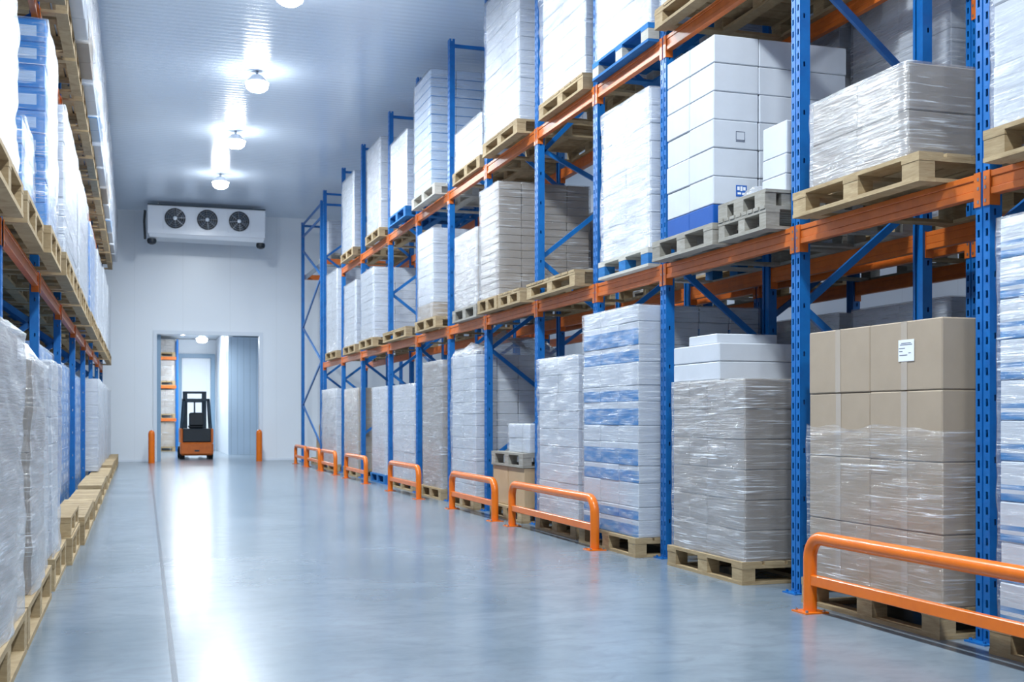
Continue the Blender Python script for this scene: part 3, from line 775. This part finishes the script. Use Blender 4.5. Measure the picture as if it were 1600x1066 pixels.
M1 = 'lower left beams'
ll(-.68, 6.3, 7.80, LL1, 4.35, 'big silvery load at the photo edge', M1, dict(ck='white', nY=2, nX=2, nL=6, film=FILMW, amp=.02), py=(6.2, 7.83), px=-.66)
ll(-.68, 8.35, 9.35, LL1, 3.08, 'short wrapped blue crates', M1, dict(ck='blue', nY=2, nX=2, nL=3, film=FILM), py=(8.0, 9.39), px=-.65)
ll(-.606, 9.40, 10.68, LL1, 4.05, 'tall blue crates with white labels', M1, dict(ck='blue', nY=2, nX=2, nL=9, film=FILMW, amp=.010), px=-.60)
ll(-.56, 10.90, 13.45, LL1, 3.80, 'smooth load right of the blue crates', M1, dict(ck='white', nY=3, nX=2, nL=8, film=FILM), py=(10.87, 12.2), px=-.57)
pallet(-1.70, -.56, 12.25, 13.66, LL1, 'far pallet under the smooth load right of the blue crates, lower left beams', WOOD, hs=1.35, group=PG)
ll(-.567, 13.88, 16.5, LL1, 3.82, 'second smooth load past the crates', M1, dict(ck='white', nY=3, nX=2, nL=8, film=FILMW), py=(13.86, 15.2), px=-.57)
pallet(-1.72, -.56, 15.25, 16.7, LL1, 'far pallet under the second smooth load, lower left beams', WOOD, hs=1.35, group=PG)
ll(-.56, 16.92, 19.5, LL1, 3.74, 'farther blue wrapped crates', M1, dict(ck='blue', nY=3, nX=2, nL=8, film=FILMW), py=(16.92, 18.4), px=-.56, fine=False)
pallet(-1.72, -.55, 18.45, 19.83, LL1, 'far pallet under the farther blue crates, lower left beams', WOOD, hs=1.35, group=PG)
ll(-.55, 20.08, 23.05, LL1, 3.8, 'pale wrapped load past the farther blue crates', M1, dict(ck='white', nY=3, nX=2, nL=9, film=FILM), px=-.55, fine=False)
ll(-.54, 23.33, 26.25, LL1, 3.9, 'pale wrapped load before the last one', M1, dict(ck='white', nY=3, nX=2, nL=9, film=FILMW), fine=False)
ll(-.53, 26.53, 29.45, LL1, 3.9, 'farthest pale wrapped load', M1, dict(ck='white', nY=3, nX=2, nL=9, film=FILMW), fine=False)
M2 = 'upper left beams'
sp = []
for i in range(1, 8):
    a, b = LP[i] + .12, LP[i + 1] - .10; m_ = (a + b) / 2; sp += [(a, m_ - .05), (m_ + .05, b)]
cks = ['white', 'white', 'white', 'grey', 'white', 'tint', 'white', 'white', 'grey', 'white', 'tint', 'white', 'white', 'white']
for k, (a, b) in enumerate(sp):
    o9 = (ORD + ['thirteenth', 'farthest'])[k]
    ll(-.41 + .001 * k, a, b, LL2, 5.98 - (k % 3) * .07, '%s tall shiny wrapped load' % o9, M2, dict(ck=cks[k], nY=2, nX=2, nL=6, film=FILMW if k % 3 else FILM, amp=.02), px=-.57 + .005 * k, hs=1.2, fine=k < 3)

# ------------------------------------------------------------------ guard rails
def guard(y0, y1, label):
    t = empty('guard_rail', (3.63, (y0 + y1) / 2, 0), label, 'guard rail', 'orange guard rails along the right rack')
    h = (y1 - y0) / 2; r = .038; R_ = .12; zt = .425
    pts = [(0, -h, .008), (0, -h, zt - R_)]
    for k in range(1, 9): a = PI / 2 * k / 8; pts.append((0, -h + R_ - R_ * math.cos(a), zt - R_ + R_ * math.sin(a)))
    for k in range(9): a = PI / 2 * k / 8; pts.append((0, h - R_ + R_ * math.sin(a), zt - R_ + R_ * math.cos(a)))
    pts += [(0, h, .008)]
    link('bent_tube', MB().tube(pts, r, 20).mesh('bent_tube', GUARD, True), t)
    link('lower_bar', MB().box(-.02, .02, -h + .034, h - .034, .155, .215).mesh('lower_bar', GUARD, bevel=.004), t)
    for s in (-1, 1):
        p = MB().box(-.075, .075, s * h - .075, s * h + .075, 0, .008)
        o = link('base_plate', p.mesh('base_plate', GUARD), t)
        for a in (-.055, .055):
            for b in (-.055, .055):
                link('bolt', MB().tube([(a, s * h + b, .008), (a, s * h + b, .02)], .009, 6).mesh('bolt', GALV), o)
gl = ['nearest and largest orange guard rail, cut by the right photo edge', 'second orange guard rail, between the tan boxes and the blue-printed load',
      'third orange guard rail from the camera, before the bagged white load', 'fourth orange guard rail from the camera', 'fifth orange guard rail from the camera',
      'sixth orange guard rail, near the rack end', 'second farthest orange guard rail, below the end rack', 'farthest orange guard rail, closest to the back wall']
for (a, b), l in zip(((3.4, 5.85), (9.13, 11.38), (11.98, 13.75), (15.5, 17.35), (19.3, 21.2), (22.4, 24.1), (24.4, 26.2), (26.5, 28.2)), gl):
    guard(a, b, l)

# ------------------------------------------------------------------ bollards
for x, y, l in ((0.39, 29.55, 'orange bollard left of the doorway'), (2.97, 30.1, 'orange bollard right of the doorway')):
    pr = [(.075, 0), (.075, .70), (.070, .735), (.055, .765), (.03, .785), (.001, .79)]
    o = link('bollard', MB().tube([(0, 0, z) for r, z in pr], [r for r, z in pr], 24).mesh('bollard', GUARD, True), None, (x, y, 0))
    tag(o, l, 'bollard')

# ------------------------------------------------------------------ evaporator cooler
def cooler():
    x0, x1, yf, yb, z0, z1 = .29, 3.02, 29.1, 29.95, 5.42, 6.10
    t = empty('evaporator_cooler', ((x0 + x1) / 2, yf, z0), 'white evaporator cooler with three dark fans hanging under the ceiling', 'cooler')
    hx = (x1 - x0) / 2; H = z1 - z0; D = yb - yf
    link('casing', MB().box(-hx, hx, 0, D, 0, H).mesh('casing', WHITEM, bevel=.012), t)
    dt = MB(); b = 0
    dt.v = [(-hx + .03, -.02, -.004), (hx - .03, -.02, -.004), (hx - .03, D, -.004), (-hx + .03, D, -.004), (-hx + .05, .03, -.07), (hx - .05, .03, -.10), (hx - .05, D - .1, -.10), (-hx + .05, D - .1, -.07)]
    dt.f = [(0, 3, 2, 1), (4, 5, 6, 7), (0, 1, 5, 4), (1, 2, 6, 5), (2, 3, 7, 6), (3, 0, 4, 7)]; dt.m = [0] * 6
    link('drip_tray', dt.mesh('drip_tray', WHITEM), t)
    link('top_rail', MB().box(-hx, hx, -.02, .02, H + .001, H + .022).mesh('top_rail', DARKM), t)
    for k, fx in enumerate((-.74, .0, .74)):
        f = link('fan', MB().box(-.27, .27, -.012, 0.0, -.27, .27).mesh('fan_plate', WHITEM, bevel=.003), t, (fx, -.001, .38))
        ring = MB()
        ring.tube([(0, -.013, 0), (0, -.022, 0)], .24, 40)
        link('fan_opening', ring.mesh('fan_opening', BLACKP), f)
        bl = MB()
        for j in range(7):
            a = 2 * PI * j / 7 + k; c_, s_ = math.cos(a), math.sin(a); c2, s2 = math.cos(a + .55), math.sin(a + .55)
            n = len(bl.v); bl.v += [(.05 * c_, -.026, .05 * s_), (.22 * c_, -.026, .22 * s_), (.22 * c2, -.038, .22 * s2), (.05 * c2, -.034, .05 * s2)]
            bl.f.append((n, n + 1, n + 2, n + 3)); bl.m.append(0)
        link('fan_blades', bl.mesh('fan_blades', FANM), f)
        gd = MB()
        for j in range(8):
            a = PI * j / 4 + .1; gd.bar((.04 * math.cos(a), -.045, .04 * math.sin(a)), (.24 * math.cos(a), -.03, .24 * math.sin(a)), .006, .006)
        for rr in (.10, .15, .20, .24):
            gd.tube([(rr * math.cos(q * PI / 16), -.044 + .04 * max(0, rr - .1), rr * math.sin(q * PI / 16)) for q in range(33)], .0025, 5)
        link('fan_guard', gd.mesh('fan_guard', GALV), f)
        link('hub', MB().tube([(0, -.03, 0), (0, -.055, 0), (0, -.062, 0)], [.045, .045, .03], 18).mesh('hub', HUBM, True), f)
    for sx in (-1, 1):
        link('pipe_box', MB().tube([(sx * (hx - .1), .15, -.10), (sx * (hx - .1), .15, -.16), (sx * (hx - .1), .15, -.21), (sx * (hx - .1), .15, -.235)], [.10, .11, .09, .04], 16).mesh('pipe_box', BLACKP, True), t)
    link('side_pipe', MB().tube([(-hx - .05, .12, .56), (-hx - .07, .12, .3), (-hx - .06, .12, .1), (-hx - .05, .12, -.12)], .028, 10).mesh('side_pipe', BLACKP, True), t)
    for sx in (-1, 1):
        link('hanger', MB().box(sx * (hx - .25) - .015, sx * (hx - .25) + .015, .3, .33, H, CEIL - z0).mesh('hanger', GALV), t)
cooler()

# ------------------------------------------------------------------ forklift (rear view, in the doorway)
def forklift():
    t = empty('forklift', (1.56, 32.0, 0), 'orange and black forklift seen from behind in the doorway', 'forklift')
    def part(name, mb, m, **k): return link(name, mb.mesh(name, m, **k), t)
    w_ = .42
    part('counterweight', MB().box(-w_, w_, 0, .45, .10, .44), ORANGE, bevel=.045)
    part('battery_cover', MB().box(-w_ + .07, w_ - .07, .02, 1.1, .445, .80), BLACKP, bevel=.02)
    for s in (-1, 1):
        part('side_panel', MB().box(min(s * (w_ - .065), s * w_), max(s * (w_ - .065), s * w_), .05, 1.15, .42, .80), ORANGE, bevel=.015)
        wh = part('rear_wheel', MB().tube([(s * .36 - .06, .25, .11), (s * .36 + .06, .25, .11)], .11, 22), RUBBER, smooth=True)
        wh = part('drive_wheel', MB().tube([(s * .38 - .07, 1.15, .16), (s * .38 + .07, 1.15, .16)], .16, 22), RUBBER, smooth=True)
        part('guard_post', MB().bar((s * (w_ - .05), .2, .80), (s * (w_ - .10), .35, 1.55), .04, .05), DARKM)
        part('guard_post', MB().bar((s * (w_ - .05), 1.1, .80), (s * (w_ - .10), 1.0, 1.55), .04, .05), DARKM)
        part('mast_rail', MB().box(s * .25 - .06, s * .25 + .06, 1.30, 1.42, .06, 1.78), DARKM)
        part('fork', MB().box(s * .18 - .05, s * .18 + .05, 1.45, 2.4, .06, .10).box(s * .18 - .05, s * .18 + .05, 1.45, 1.49, .06, .5), GALV)
    part('lower_chassis', MB().box(-.28, .28, .1, 1.3, .09, .42), BLACKP)
    rf = MB().box(-.34, .34, .32, .38, 1.53, 1.59).box(-.34, .34, 1.0, 1.06, 1.53, 1.59).box(-.34, -.29, .32, 1.06, 1.53, 1.58).box(.29, .34, .32, 1.06, 1.53, 1.58)
    for k in range(4): rf.box(-.2 + .13 * k, -.17 + .13 * k, .38, 1.0, 1.54, 1.57)
    part('overhead_guard', rf, DARKM)
    part('mast_crossbar', MB().box(-.31, .31, 1.28, 1.44, 1.74, 1.80).box(-.19, .19, 1.3, 1.36, 1.50, 1.56), DARKM)
    part('lift_cylinder', MB().tube([(0, 1.36, .1), (0, 1.36, 1.6)], .022, 10), DARKM)
    part('seat', MB().box(-.2, .2, .35, .75, .80, .90).box(-.19, .19, .30, .40, .86, 1.22), BLACKP, bevel=.04)
    part('steering_column', MB().bar((0, .95, .8), (0, .85, 1.05), .05, .05).tube([(.13 * math.cos(q * PI / 8), .84 + .05 * math.sin(q * PI / 8), 1.06 + .12 * math.sin(q * PI / 8)) for q in range(17)], .012, 6), BLACKP)
    part('licence_panel', MB().box(-.06, .06, -.006, -.001, .20, .24), DARKM)
forklift()

# ------------------------------------------------------------------ rack in the next room
def far_rack():
    t = empty('pallet_rack', (.3, 39.6, 0), 'pallet rack in the next room seen through the left of the doorway', 'pallet rack')
    for x in (-1.2, 1.02):
        for y in (0, 1.05): link('upright', MB().box(x - .03, x + .03, y - .03, y + .06, 0, 3.6).mesh('upright', BLUE, bevel=.004), t)
    for z in (1.06, 2.12, 3.04):
        for y in (-.02, 1.04): link('beam', MB().box(-1.15, .985, y, y + .05, z - .09, z).mesh('beam', ORANGE), t)
    for i, (z0, z1, ck) in enumerate(((0, .95, 'brown'), (1.06, 1.98, 'white'), (2.12, 2.94, 'white'), (3.04, 3.6, 'white'))):
        for j, (xa, xb) in enumerate(((.30, 1.26), (-.75, .2))):
            lb = '%s load %s on the rack beyond the doorway' % (('bottom', 'second', 'third', 'top')[i], ('by its post', 'at its left')[j])
            pallet(xa, xb, 39.62, 40.7, z0, 'pallet of the ' + lb, WOOD, fine=False, group=PG)
            stack(xa + .01, xb - .01, 39.64, 40.68, z0 + .151, z1, 'grey-white wrapped ' + lb, 'brown' if i == 0 else 'grey', 1, 3, 4, film=FILM, fine=False, res=.09, group='pallet loads in the next room')
far_rack()
